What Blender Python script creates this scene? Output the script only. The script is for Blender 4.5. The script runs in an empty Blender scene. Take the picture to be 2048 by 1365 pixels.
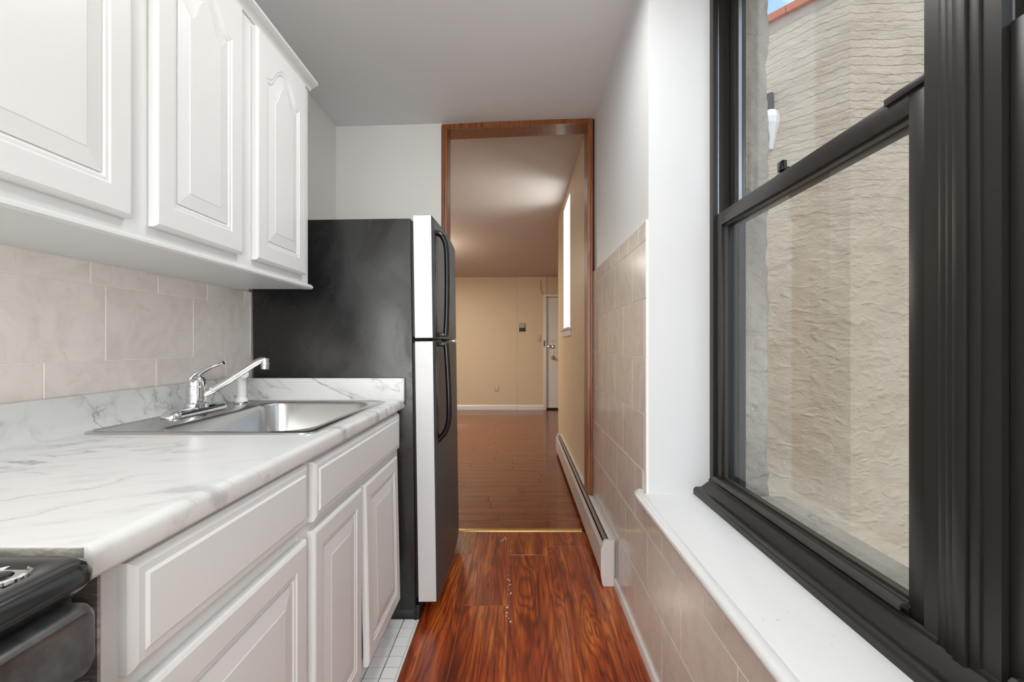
import bpy, bmesh, math, random
from mathutils import Vector, Matrix, noise
random.seed(7)
H = 1.177            # eye height above the kitchen floor; heights marked e(..) are relative to the eye
def e(v): return v + H
PI = math.pi
S = bpy.context.scene
COL = S.collection

# ------------------------------------------------------------------ camera, world, lights, exposure
cd = bpy.data.cameras.new('camera'); cam = bpy.data.objects.new('camera', cd); COL.objects.link(cam)
cam.location = (0, 0, H); cam.rotation_euler = (PI/2, 0, 0)
cd.sensor_width = 36; cd.lens = 940/2048*36; cd.shift_x = -13/2048; cd.shift_y = 7.5/2048; cd.clip_start = .02
S.camera = cam
S.view_settings.view_transform = 'Standard'; S.view_settings.look = 'None'
S.view_settings.exposure = 0.67; S.view_settings.gamma = 1; S.view_settings.use_curve_mapping = False

W = bpy.data.worlds.new('sky'); S.world = W; W.use_nodes = True
nt = W.node_tree; nt.nodes.clear()
out = nt.nodes.new('ShaderNodeOutputWorld'); bg = nt.nodes.new('ShaderNodeBackground')
tc = nt.nodes.new('ShaderNodeTexCoord'); nz = nt.nodes.new('ShaderNodeTexNoise'); rp = nt.nodes.new('ShaderNodeValToRGB')
nz.inputs['Scale'].default_value = 7; nz.inputs['Detail'].default_value = 6
rp.color_ramp.elements[0].position = .40; rp.color_ramp.elements[0].color = (.33, .56, .95, 1)
rp.color_ramp.elements[1].position = .56; rp.color_ramp.elements[1].color = (1, .98, .95, 1)
nt.links.new(tc.outputs['Generated'], nz.inputs['Vector']); nt.links.new(nz.outputs['Fac'], rp.inputs['Fac'])
nt.links.new(rp.outputs['Color'], bg.inputs['Color']); bg.inputs['Strength'].default_value = .98
nt.links.new(bg.outputs[0], out.inputs[0])

def sun(d, strength, ang, col):
    l = bpy.data.lights.new('sun', 'SUN'); l.energy = strength; l.angle = math.radians(ang); l.color = col
    o = bpy.data.objects.new('sun', l); COL.objects.link(o); o.location = (3, -3, 9)
    o.rotation_euler = Vector(d).to_track_quat('-Z', 'Y').to_euler()
sun((.10, .55, -.85), 1.2, 4, (1, .95, .88))
def area(name, loc, d, sx, sy, power, col):
    l = bpy.data.lights.new(name, 'AREA'); l.shape = 'RECTANGLE'; l.size = sx; l.size_y = sy; l.energy = power; l.color = col
    o = bpy.data.objects.new(name, l); COL.objects.link(o); o.location = loc
    o.rotation_euler = Vector(d).to_track_quat('-Z', 'Y').to_euler(); return o
area('fill_behind', (-.25, -1.75, e(.30)), (0, 1, 0), 1.5, 2.0, 22, (.98, 1, .98))  # added soft fill before the solid back wall, acting as a window
area('fill_behind_right', (.46, -1.05, e(.02)), (-1, .55, -.05), 1.2, 1.5, 28, (.98, 1, .985))  # added fill behind the viewer to brighten surfaces facing right; no opening there
area('fill_overhead', (-.20, -.60, e(1.36)), (0, 0, -1), .8, .8, 8, (.97, 1, .97))  # unseen fill added under the ceiling behind the viewer, no fitting
area('fill_overhead_forward', (-.02, 1.45, e(1.37)), (0, 0, -1), .4, .6, 7.5, (.985, 1, .98))  # unseen overhead fill added to lift the doorway end of the kitchen
area('shaft_daylight_far_window', (.90, 4.55, e(.76)), (-1, 0, -.02), .5, 1.1, 14, (.95, .98, 1))
area('far_room_lamp', (-1.35, 6.4, e(1.15)), (0, 0, -1), .5, .5, 30, (1, .92, .80))
def point(name, loc, power, col, r):
    l = bpy.data.lights.new(name, 'POINT'); l.energy = power; l.color = col; l.shadow_soft_size = r
    o = bpy.data.objects.new(name, l); COL.objects.link(o); o.location = loc
point('far_room_bulb', (-1.35, 6.4, e(1.02)), 12, (1, .86, .68), .08)

# ------------------------------------------------------------------ materials
def s2l(c):
    return tuple(((v/255)/12.92 if v/255 <= .04045 else ((v/255+.055)/1.055)**2.4) for v in c) + (1,)
class MT:
    def __init__(s, name, col, rough=.5, metal=0, spec=.5, coat=0, coat_rough=.05):
        s.m = bpy.data.materials.new(name); s.m.use_nodes = True; s.n = s.m.node_tree.nodes; s.l = s.m.node_tree.links
        s.b = s.n['Principled BSDF']; s.b.inputs['Base Color'].default_value = s2l(col)
        s.b.inputs['Roughness'].default_value = rough; s.b.inputs['Metallic'].default_value = metal
        s.b.inputs['Specular IOR Level'].default_value = spec
        s.b.inputs['Coat Weight'].default_value = coat; s.b.inputs['Coat Roughness'].default_value = coat_rough
    def node(s, t, **kw):
        n = s.n.new(t)
        for k, v in kw.items():
            if k in n.inputs: n.inputs[k].default_value = v
            else: setattr(n, k, v)
        return n
    def pos(s, scale=(1, 1, 1), rot=(0, 0, 0), rnd=False):
        g = s.n.new('ShaderNodeNewGeometry'); m = s.n.new('ShaderNodeMapping')
        m.inputs['Scale'].default_value = scale; m.inputs['Rotation'].default_value = rot
        src = g.outputs['Position']
        if rnd:
            oi = s.n.new('ShaderNodeObjectInfo'); mu = s.n.new('ShaderNodeMath'); mu.operation = 'MULTIPLY'; mu.inputs[1].default_value = 37.
            ad = s.n.new('ShaderNodeVectorMath'); ad.operation = 'ADD'
            s.l.new(oi.outputs['Random'], mu.inputs[0]); s.l.new(src, ad.inputs[0]); s.l.new(mu.outputs[0], ad.inputs[1]); src = ad.outputs[0]
        s.l.new(src, m.inputs['Vector']); return m.outputs['Vector']
    def noise(s, vec, scale, detail=4, rough=.5, dist=0):
        n = s.node('ShaderNodeTexNoise'); n.inputs['Scale'].default_value = scale; n.inputs['Detail'].default_value = detail
        n.inputs['Roughness'].default_value = rough; n.inputs['Distortion'].default_value = dist
        s.l.new(vec, n.inputs['Vector']); return n.outputs['Fac']
    def ramp(s, fac, stops):
        r = s.node('ShaderNodeValToRGB'); el = r.color_ramp.elements
        while len(el) < len(stops): el.new(.5)
        for q, (p, c) in zip(el, stops): q.position = p; q.color = s2l(c) if len(c) == 3 else c
        s.l.new(fac, r.inputs['Fac']); return r.outputs['Color']
    def bump(s, h, strength=.2, dist=.01, prev=None):
        b = s.node('ShaderNodeBump'); b.inputs['Strength'].default_value = strength; b.inputs['Distance'].default_value = dist
        s.l.new(h, b.inputs['Height'])
        if prev is not None: s.l.new(prev, b.inputs['Normal'])
        s.l.new(b.outputs[0], s.b.inputs['Normal']); return b.outputs[0]
    def color(s, c): s.l.new(c, s.b.inputs['Base Color'])
    def mul(s, a, b, f=1):
        m = s.n.new('ShaderNodeMix'); m.data_type = 'RGBA'; m.blend_type = 'MULTIPLY'; m.inputs[0].default_value = f
        s.l.new(a, m.inputs[6]); s.l.new(b, m.inputs[7]); return m.outputs[2]
M = {}
def plain(key, *a, **k): t = MT(key, *a, **k); M[key] = t.m; return t
def paint(key, col, rough=.55, b=.12, sc=90, spec=.35):
    t = plain(key, col, rough=rough, spec=spec); t.bump(t.noise(t.pos(), sc, 3), b, .002); return t
paint('white_wall', (233, 231, 227)); paint('cool_wall', (219, 220, 221), .5)
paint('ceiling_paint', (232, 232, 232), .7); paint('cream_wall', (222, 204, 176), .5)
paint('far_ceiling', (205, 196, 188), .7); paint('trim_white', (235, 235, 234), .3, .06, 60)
paint('sill_white', (222, 222, 222), .3, .08, 40)
t = plain('cabinet_white', (226, 226, 225), rough=.34, spec=.4)         # painted oak: vertical grain
v = t.pos((60, 60, 3)); t.bump(t.noise(v, 3, 5), .06, .002)
plain('filler', (176, 128, 84), rough=.7)
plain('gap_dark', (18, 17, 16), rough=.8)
def marble_tile(key, base, vein):
    t = plain(key, base, rough=.16, spec=.5)
    v = t.pos((1, 1, 1), (0, .5, .3), True)
    c1 = t.ramp(t.noise(v, 5, 6, .6, 2.2), [(.30, vein), (.52, base), (.75, tuple(min(255, k+5) for k in base))])
    c2 = t.ramp(t.noise(v, 16, 5, .7, 1.5), [(.32, tuple(k-12 for k in base)), (.42, (255, 255, 255))])
    t.color(t.mul(c1, c2, .35)); return t
marble_tile('left_tile', (243, 234, 228), (233, 222, 215))
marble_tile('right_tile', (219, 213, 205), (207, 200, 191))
plain('grout', (244, 240, 235), rough=.7)
plain('mosaic_white', (238, 238, 238), rough=.2); plain('mosaic_grout', (38, 38, 38), rough=.8)
# white marble-look laminate
t = plain('laminate', (224, 224, 223), rough=.3, spec=.45)
def chain(t, off, sc):
    g = t.n.new('ShaderNodeNewGeometry'); v = g.outputs['Position']
    for loc, rot, scl in ((off, (0, 0, -.39), (1, 1, 1)), ((0, 0, 0), (0, -.41, 0), (1, 1, 1)), ((0, 0, 0), (0, 0, 0), sc)):
        m = t.n.new('ShaderNodeMapping'); m.inputs['Location'].default_value = loc; m.inputs['Rotation'].default_value = rot; m.inputs['Scale'].default_value = scl
        t.l.new(v, m.inputs['Vector']); v = m.outputs['Vector']
    return v
a = t.ramp(t.noise(chain(t, (3.1, 1.7, .4), (.38, 4.6, 4.6)), 1.4, 6, .55, .2), [(.478, (255, 255, 255)), (.496, (170, 170, 172)), (.501, (232, 232, 232)), (.54, (255, 255, 255))])
b = t.ramp(t.noise(chain(t, (7.7, 5.2, 2.4), (.45, 7.5, 7.5)), 2.1, 6, .6, .15), [(.30, (214, 214, 216)), (.37, (244, 244, 244)), (.46, (255, 255, 255))])
k_ = t.ramp(t.noise(chain(t, (1, 2, 3), (1, 2, 2)), 1.9, 3, .5, .2), [(.42, (0, 0, 0)), (.58, (255, 255, 255))])
m_ = t.n.new('ShaderNodeMix'); m_.data_type = 'RGBA'; t.l.new(k_, m_.inputs[0]); m_.inputs[6].default_value = (1, 1, 1, 1); t.l.new(a, m_.inputs[7])
q_ = t.mul(m_.outputs[2], b, .8); base = t.n.new('ShaderNodeRGB'); base.outputs[0].default_value = s2l((224, 224, 223))
t.color(t.mul(q_, base.outputs[0], 1))
t = plain('grey_stone', (150, 146, 140), rough=.4)
t.color(t.ramp(t.noise(t.pos((1, 1, 3), (0, .5, 0)), 9, 8, .7, 1.5), [(.32, (104, 100, 94)), (.5, (150, 146, 140)), (.62, (190, 186, 178)), (.7, (138, 133, 126))]))
# metals
t = plain('brushed_steel', (200, 200, 200), rough=.26, metal=1)
t.bump(t.noise(t.pos((4, 160, 4)), 4, 3), .08, .001)
t = plain('bowl_steel', (205, 205, 204), rough=.24, metal=1); t.bump(t.noise(t.pos((60, 4, 60)), 4, 3), .06, .001)
plain('chrome', (232, 232, 233), rough=.05, metal=1)
plain('brass', (180, 150, 80), rough=.3, metal=1)
plain('door_steel', (86, 93, 98), rough=.4, metal=.35, spec=.35)
t = plain('silver_paint', (220, 221, 222), rough=.38, metal=.25)
t = plain('fridge_black', (24, 24, 25), rough=.22, spec=.6)
t.bump(t.noise(t.pos(), 260, 2), .18, .0015)
r = t.ramp(t.noise(t.pos((1.6, 1, 1)), 3.2, 6, .65, 1), [(.36, (.14, .14, .14, 1)), (.66, (.42, .42, .42, 1))]); t.l.new(r, t.b.inputs['Roughness'])
plain('gloss_black', (14, 14, 15), rough=.12, spec=.6); plain('soft_black', (22, 22, 23), rough=.4)
plain('range_black', (34, 34, 35), rough=.14, spec=.6)
t = plain('range_panel', (66, 66, 66), rough=.3, spec=.5)
t.color(t.ramp(t.noise(t.pos(), 22, 5, .6), [(.35, (50, 50, 50)), (.65, (84, 84, 83))]))
plain('bronze', (39, 36, 33), rough=.36, spec=.4); plain('bronze_light', (54, 50, 46), rough=.38, spec=.4)
plain('track_metal', (168, 168, 170), rough=.25, metal=.9)
plain('white_plastic', (236, 236, 234), rough=.28); plain('dark_button', (60, 55, 50), rough=.4)
plain('beige_plate', (196, 186, 168), rough=.4); plain('panel_grey', (140, 128, 112), rough=.35, metal=.4)
plain('heater_enamel', (216, 210, 208), rough=.35); plain('fin_metal', (120, 120, 122), rough=.4, metal=.8)
plain('strip_brass', (190, 155, 95), rough=.3, metal=.7)
# woods
def wood(key, cols, rough, coat, rotz=0, figure=1.0, rings=15.):
    t = plain(key, cols[1], rough=rough, coat=coat, coat_rough=.06)
    def v(a, b): return t.pos((a, b, a) if not rotz else (b, a, a), (0, 0, 0), True)
    n1 = t.noise(v(5.5, .55), 1.4, 2, .5, .6)                       # contour lines of a stretched noise give the cathedral figure
    mu = t.node('ShaderNodeMath', operation='MULTIPLY'); mu.inputs[1].default_value = rings*6.283; t.l.new(n1, mu.inputs[0])
    si = t.node('ShaderNodeMath', operation='SINE'); t.l.new(mu.outputs[0], si.inputs[0])
    ma = t.node('ShaderNodeMath', operation='MULTIPLY_ADD'); ma.inputs[1].default_value = .5; ma.inputs[2].default_value = .5; t.l.new(si.outputs[0], ma.inputs[0])
    c0 = t.ramp(t.noise(v(9, .8), 1.6, 4, .6, .8), [(.30, cols[0]), (.5, cols[1]), (.70, cols[2])])
    c1 = t.ramp(ma.outputs[0], [(0, (172, 140, 124)), (.3, (228, 215, 206)), (.7, (255, 255, 255))])
    c2 = t.ramp(t.noise(v(42, 1.6), 3, 4, .65), [(.34, (150, 128, 116)), (.58, (255, 255, 255))])
    t.color(t.mul(t.mul(c0, c1, .75*figure), c2, .8)); return t
wood('cherry_plank', [(122, 42, 12), (176, 76, 26), (222, 128, 54)], .3, .12)
wood('dark_cherry_plank', [(104, 44, 14), (134, 62, 22), (156, 78, 32)], .24, .3, 1, .3, 8)
wood('lit_plank', [(150, 80, 36), (176, 104, 52), (190, 120, 66)], .28, .12)  # lit patch beside the refrigerator, put into a paler board colour
t = plain('casing_wood', (132, 72, 28), rough=.35, coat=.2)
t.color(t.ramp(t.noise(t.pos((22, 22, 1.2)), 3, 5, .6), [(.3, (96, 48, 16)), (.5, (134, 74, 28)), (.7, (162, 96, 42))]))
# stucco
def stucco(key, c0, c1, st=1., courses=False):
    t = plain(key, c0, rough=.92, spec=.12)
    n = t.noise(t.pos(), 1.6, 8, .65, .6)
    t.color(t.ramp(n, [(.35, c1), (.6, c0)]))
    r = t.node('ShaderNodeTexNoise'); r.noise_type = 'RIDGED_MULTIFRACTAL'; r.inputs['Scale'].default_value = 9; r.inputs['Detail'].default_value = 5
    r.inputs['Roughness'].default_value = .6; r.inputs['Distortion'].default_value = .8; t.l.new(t.pos((1, 1, 1.9)), r.inputs['Vector'])
    b = t.bump(r.outputs['Fac'], .42*st, .03)
    b = t.bump(t.noise(t.pos(), 60, 5, .65), .6*st, .012, b)
    if courses:
        g = t.n.new('ShaderNodeNewGeometry'); sx = t.n.new('ShaderNodeSeparateXYZ'); t.l.new(g.outputs['Position'], sx.inputs[0])
        nz1 = t.noise(t.pos((1, 1, .35)), 2.6, 7, .68)
        a1 = t.node('ShaderNodeMath', operation='MULTIPLY_ADD'); a1.inputs[1].default_value = 1/.068; t.l.new(sx.outputs['Z'], a1.inputs[0])
        a0 = t.node('ShaderNodeMath', operation='MULTIPLY'); a0.inputs[1].default_value = 1.6; t.l.new(nz1, a0.inputs[0]); t.l.new(a0.outputs[0], a1.inputs[2])
        fr_n = t.node('ShaderNodeMath', operation='FRACT'); t.l.new(a1.outputs[0], fr_n.inputs[0])
        hgt = t.ramp(fr_n.outputs[0], [(0, (0, 0, 0, 1)), (.10, (1, 1, 1, 1)), (.75, (.8, .8, .8, 1)), (1, (.55, .55, .55, 1))])
        # joints show on the upper storey and fade further down
        zf = t.node('ShaderNodeMapRange'); zf.inputs[1].default_value = 1.5; zf.inputs[2].default_value = 2.9; zf.inputs[3].default_value = -.30; zf.inputs[4].default_value = .14; t.l.new(sx.outputs['Z'], zf.inputs[0])
        sm = t.node('ShaderNodeMath', operation='ADD'); t.l.new(t.noise(t.pos((1, 1, 4)), 3.2, 6, .7), sm.inputs[0]); t.l.new(zf.outputs[0], sm.inputs[1])
        mk = t.ramp(sm.outputs[0], [(.42, (0, 0, 0, 1)), (.66, (1, 1, 1, 1))])
        mh = t.node('ShaderNodeMath', operation='MULTIPLY'); t.l.new(hgt, mh.inputs[0]); t.l.new(mk, mh.inputs[1])
        t.bump(mh.outputs[0], .6, .014, b)
stucco('stucco', (200, 188, 169), (187, 174, 154), courses=True); stucco('pier_stucco', (212, 203, 187), (165, 156, 142), 1.8)
plain('terracotta', (188, 104, 70), rough=.7)
# glass: mostly clear with a real mirror reflection
t = plain('window_glass', (255, 255, 255), rough=0)
for nn in list(t.n):
    if nn.type == 'BSDF_PRINCIPLED': t.n.remove(nn)
o_ = [q for q in t.n if q.type == 'OUTPUT_MATERIAL'][0]
tr = t.n.new('ShaderNodeBsdfTransparent'); gs = t.n.new('ShaderNodeBsdfGlossy'); fr = t.n.new('ShaderNodeLayerWeight'); fr.inputs[0].default_value = .5; pw = t.node('ShaderNodeMath', operation='POWER'); pw.inputs[1].default_value = 5.; ma = t.node('ShaderNodeMath', operation='MULTIPLY_ADD'); ma.inputs[1].default_value = .9; ma.inputs[2].default_value = .03; mx = t.n.new('ShaderNodeMixShader')
tr.inputs[0].default_value = (.95, .96, .96, 1); gs.inputs['Roughness'].default_value = .0; 
t.l.new(fr.outputs['Facing'], pw.inputs[0]); t.l.new(pw.outputs[0], ma.inputs[0])
t.l.new(ma.outputs[0], mx.inputs[0]); t.l.new(tr.outputs[0], mx.inputs[1]); t.l.new(gs.outputs[0], mx.inputs[2]); t.l.new(mx.outputs[0], o_.inputs[0])

# ------------------------------------------------------------------ mesh helpers (all coordinates are world metres)
WO = {}
def link_mesh(name, bm, mat, parent=None, origin=None, smooth=False):
    bmesh.ops.recalc_face_normals(bm, faces=bm.faces)
    if origin is None:
        xs = [v.co for v in bm.verts]
        mn = [min(v[i] for v in xs) for i in range(3)]; mxx = [max(v[i] for v in xs) for i in range(3)]
        origin = Vector(((mn[0]+mxx[0])/2, (mn[1]+mxx[1])/2, mn[2]))
    origin = Vector(origin)
    for v in bm.verts: v.co -= origin
    me = bpy.data.meshes.new(name); bm.to_mesh(me); bm.free()
    ms = mat if isinstance(mat, (list, tuple)) else [mat]
    for q in ms: me.materials.append(M[q])
    if smooth:
        for p in me.polygons: p.use_smooth = True
        if smooth != 'all': me.set_sharp_from_angle(angle=math.radians(38))
    o = bpy.data.objects.new(name, me); COL.objects.link(o)
    WO[o.name] = origin
    if parent: o.parent = parent; o.location = origin - WO[parent.name]
    else: o.location = origin
    return o
def tag(o, label=None, cat=None, group=None, kind=None):
    if label: o['label'] = label
    if cat: o['category'] = cat
    if group: o['group'] = group
    if kind: o['kind'] = kind
    return o
def empty(name, loc, label=None, cat=None, group=None, kind=None, parent=None):
    o = bpy.data.objects.new(name, None); COL.objects.link(o); o.empty_display_size = .05
    WO[o.name] = Vector(loc); o.location = Vector(loc) - (WO[parent.name] if parent else Vector())
    if parent: o.parent = parent
    return tag(o, label, cat, group, kind)
def bx(bm, x0, x1, y0, y1, z0, z1, bev=0, seg=2, mi=0):
    vs = [bm.verts.new(p) for p in ((x0,y0,z0),(x1,y0,z0),(x1,y1,z0),(x0,y1,z0),(x0,y0,z1),(x1,y0,z1),(x1,y1,z1),(x0,y1,z1))]
    fs = [bm.faces.new([vs[i] for i in f]) for f in ((0,3,2,1),(4,5,6,7),(0,1,5,4),(1,2,6,5),(2,3,7,6),(3,0,4,7))]
    for f in fs: f.material_index = mi
    if bev:
        es = list({ed for f in fs for ed in f.edges})
        bmesh.ops.bevel(bm, geom=es, offset=bev, segments=seg, affect='EDGES', profile=.5)
    return vs
def box(name, x0, x1, y0, y1, z0, z1, mat, parent=None, bev=0, seg=2):
    bm = bmesh.new(); bx(bm, x0, x1, y0, y1, z0, z1, bev, seg)
    return link_mesh(name, bm, mat, parent, smooth=bool(bev))
def boxes(name, lst, mat, parent=None, bev=0):
    bm = bmesh.new()
    for q in lst: bx(bm, *q, bev)
    return link_mesh(name, bm, mat, parent, smooth=bool(bev))
def extrude_profile(bm, pts, axis, a0, a1):
    """closed profile pts (2D) extruded along axis 'x' (pts=(y,z)) 'y' (pts=(x,z)) or 'z' (pts=(x,y))"""
    def P(p, a): return {'x': (a, p[0], p[1]), 'y': (p[0], a, p[1]), 'z': (p[0], p[1], a)}[axis]
    A = [bm.verts.new(P(p, a0)) for p in pts]; B = [bm.verts.new(P(p, a1)) for p in pts]; n = len(pts)
    for i in range(n): bm.faces.new((A[i], A[(i+1) % n], B[(i+1) % n], B[i]))
    bm.faces.new(A); bm.faces.new(B[::-1])
def prof(name, pts, axis, a0, a1, mat, parent=None, smooth=True):
    bm = bmesh.new(); extrude_profile(bm, pts, axis, a0, a1); return link_mesh(name, bm, mat, parent, smooth=smooth)
def loft(bm, loops, cap0=True, cap1=True):
    rs = [[bm.verts.new(p) for p in L] for L in loops]; n = len(rs[0])
    for a, b in zip(rs, rs[1:]):
        for i in range(n): bm.faces.new((a[i], a[(i+1) % n], b[(i+1) % n], b[i]))
    if cap0: bm.faces.new(rs[0][::-1])
    if cap1: bm.faces.new(rs[-1])
    return rs
def cyl_loops(c, axis, prof_, n=24):
    """prof_: list of (distance along axis, radius)"""
    ax = Vector(axis).normalized(); u = ax.orthogonal().normalized(); w = ax.cross(u); c = Vector(c)
    return [[c + ax*d + (u*math.cos(2*PI*k/n) + w*math.sin(2*PI*k/n))*r for k in range(n)] for d, r in prof_]
def lathe(name, c, axis, prof_, mat, parent=None, n=24):
    bm = bmesh.new(); loft(bm, cyl_loops(c, axis, prof_, n)); return link_mesh(name, bm, mat, parent, smooth=True)
def tube_loops(path, rad, n=12, flat=None):
    """path of points, radius list; flat=(a,b) scales the two cross axes"""
    path = [Vector(p) for p in path]; L = []; prev = None
    for i, p in enumerate(path):
        d = (path[min(i+1, len(path)-1)] - path[max(i-1, 0)]).normalized()
        ref = Vector((0, 1, 0)) if abs(d.y) < .8 else Vector((1, 0, 0))
        u = (ref - d*ref.dot(d)).normalized(); w = d.cross(u)
        r = rad[i] if isinstance(rad, (list, tuple)) else rad
        fa, fb = flat if flat else (1, 1)
        L.append([p + u*math.cos(2*PI*k/n)*r*fa + w*math.sin(2*PI*k/n)*r*fb for k in range(n)])
    return L
def tube(name, path, rad, mat, parent=None, n=12, flat=None):
    bm = bmesh.new(); loft(bm, tube_loops(path, rad, n, flat)); return link_mesh(name, bm, mat, parent, smooth=True)
def smooth_path(pts, m=6):
    P = [Vector(p) for p in pts]; P = [P[0]*2-P[1]] + P + [P[-1]*2-P[-2]]; outp = []
    for i in range(1, len(P)-2):
        for k in range(m):
            s = k/m; a, b, c, d = P[i-1], P[i], P[i+1], P[i+2]
            outp.append(.5*((2*b) + (c-a)*s + (2*a-5*b+4*c-d)*s*s + (3*b-a-3*c+d)*s**3))
    outp.append(P[-2]); return outp
def rrect(cx, cy, hx, hy, r, n=6):
    pts = []
    for sx, sy, a0 in ((1, 1, 0), (-1, 1, PI/2), (-1, -1, PI), (1, -1, 1.5*PI)):
        for k in range(n+1):
            a = a0 + PI/2*k/n; pts.append((cx + sx*(hx-r) + r*math.cos(a), cy + sy*(hy-r) + r*math.sin(a)))
    return pts

# ------------------------------------------------------------------ key measures
XL, XLT = -1.165, -1.150        # left wall: paint plane, tile face
XR, XRT = .484, .475            # right wall: paint plane, tile face
XEXT = .91                      # outer face of the right wall
YD0, YD1 = 3.0, 3.14            # doorway wall
YW = 1.75                       # far cheek of the window recess
YB = -1.9                       # wall behind the viewer
ZTILE = e(.466)
STOOL = e(-.555)
YC = 5.5                        # end of the short passage wall
YF = 8.5                        # far wall
ZS = e(1.36)                    # window head

# ------------------------------------------------------------------ shell
tag(box('wall_left', XL-.15, XL, YB, YD0, 0, 2.75, 'white_wall'), kind='structure')
WL = bpy.data.objects['wall_left']
WR = tag(boxes('wall_right', [
    (XR, XEXT, YW, 3.0, 0, 2.85), (XR, XEXT, -.32, YW, 0, STOOL-.02), (XR, XEXT, -.32, YW, ZS, 2.85), (XR, XEXT, YB, -.32, 0, 2.85)],
    'cool_wall'), kind='structure')
tag(box('wall_back', XL-.15, XEXT, YB-.12, YB, 0, 2.85, 'white_wall'), kind='structure')
# doorway wall: left field, strip above the slanted head, strip on the right
bm = bmesh.new()
bx(bm, XL-2.2, -.492, YD0, YD1, 0, 2.75); bx(bm, .474, XEXT, YD0, YD1, 0, 2.85)
extrude_profile(bm, [(-.492, e(1.398)), (.474, e(1.442)), (.474, 2.85), (-.492, 2.75)], 'y', YD0, YD1)
tag(link_mesh('wall_doorway', bm, 'white_wall'), kind='structure')
# kitchen ceiling: sags from right to left and slightly towards the doorway
bm = bmesh.new()
def ceil_z(x, y):
    s = (x-XL)/(XR-XL); a = e(1.392); b = e(1.442) + max(0, 3.0-y)*.028
    return a + (b-a)*max(0, min(1.3, s))
N = 8; g = [[bm.verts.new((XL-.1 + (XR+.45-XL+.1)*i/N, YB + (YD0-YB)*j/N, ceil_z(XL-.1 + (XR+.45-XL+.1)*i/N, YB + (YD0-YB)*j/N))) for j in range(N+1)] for i in range(N+1)]
for i in range(N):
    for j in range(N): bm.faces.new((g[i][j], g[i][j+1], g[i+1][j+1], g[i+1][j]))
r_ = bmesh.ops.extrude_face_region(bm, geom=bm.faces[:]); 
for v_ in [q for q in r_['geom'] if isinstance(q, bmesh.types.BMVert)]: v_.co.z += .15
tag(link_mesh('ceiling', bm, 'ceiling_paint'), kind='structure')
# far room ceiling, level at first and then falling to the far wall
bm = bmesh.new()
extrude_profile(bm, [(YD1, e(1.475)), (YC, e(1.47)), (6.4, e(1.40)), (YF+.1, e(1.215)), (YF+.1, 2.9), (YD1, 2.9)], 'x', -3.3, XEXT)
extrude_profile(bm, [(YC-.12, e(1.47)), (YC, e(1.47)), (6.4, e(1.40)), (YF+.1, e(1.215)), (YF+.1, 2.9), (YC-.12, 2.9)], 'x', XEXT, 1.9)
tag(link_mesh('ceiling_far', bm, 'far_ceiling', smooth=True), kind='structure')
XP = .465
OY0, OY1, OZ0, OZ1 = 4.24, 4.86, e(.14), e(1.385)
tag(boxes('wall_passage', [(XP, XEXT, YD1, OY0, 0, 2.8), (XP, XEXT, OY1, YC, 0, 2.8), (XP, XEXT, OY0, OY1, 0, OZ0), (XP, XEXT, OY0, OY1, OZ1, 2.8)], 'cream_wall'), kind='structure')
WF = tag(boxes('wall_far', [(-3.2, -.022, YF, YF+.12, 0, 2.8), (-.016, .505, YF-.02, YF+.12, 0, 2.8), (.505, 1.36, YF, YF+.12, e(.865), 2.8), (1.36, 1.9, YF, YF+.12, 0, 2.8), (.505, 1.36, YF+.09, YF+.12, 0, e(.865))], 'cream_wall'), kind='structure')
tag(box('wall_far_left', -3.3, -3.2, YD0, YF+.12, 0, 2.8, 'cream_wall'), kind='structure')
tag(box('wall_far_right', 1.8, 1.9, YC, YF+.12, 0, 2.8, 'cream_wall'), kind='structure')
tag(boxes('wall_far_return', [(XEXT, 1.9, YC-.12, YC, 0, 2.8)], 'cream_wall'), kind='structure')
# ---- floors
FL = tag(box('floor', XL-.1, XR+.1, YB, YD0-.03, -.08, -.014, 'mosaic_grout'), kind='structure')
FF = tag(box('floor_far', -3.3, 1.9, YD0-.03, YF+.1, -.08, -.010, 'gap_dark'), kind='structure')
PG = .0009
def plank(x0, x1, y0, y1, z0, z1, mat, parent):
    bm = bmesh.new(); vs = bx(bm, x0+PG, x1-PG, y0+PG, y1-PG, z0, z1)
    top = [f for f in bm.faces if f.normal.z > .5 or all(abs(v.co.z-z1) < 1e-6 for v in f.verts)]
    bmesh.ops.bevel(bm, geom=list({q for f in top for q in f.edges}), offset=.0012, segments=1, affect='EDGES')
    return link_mesh('plank', bm, mat, parent)
edges = [-.425, -.252, -.047, .165, .378, .474]
starts = [.20, .90, 1.41, .30, .19]
for i in range(5):
    y = starts[i] - 1.22*3
    while y < YD0-.035:
        a, b = max(y, YB), min(y+1.22, YD0-.035)
        if b > a+.01: plank(edges[i], edges[i+1], a, b, -.004, 0, 'lit_plank' if (i == 0 and a > 2.2) else 'cherry_plank', FL)
        y += 1.22
box('underlay', -.424, .4735, YB, YD0-.035, -.014, -.0032, 'filler', FL)
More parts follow.
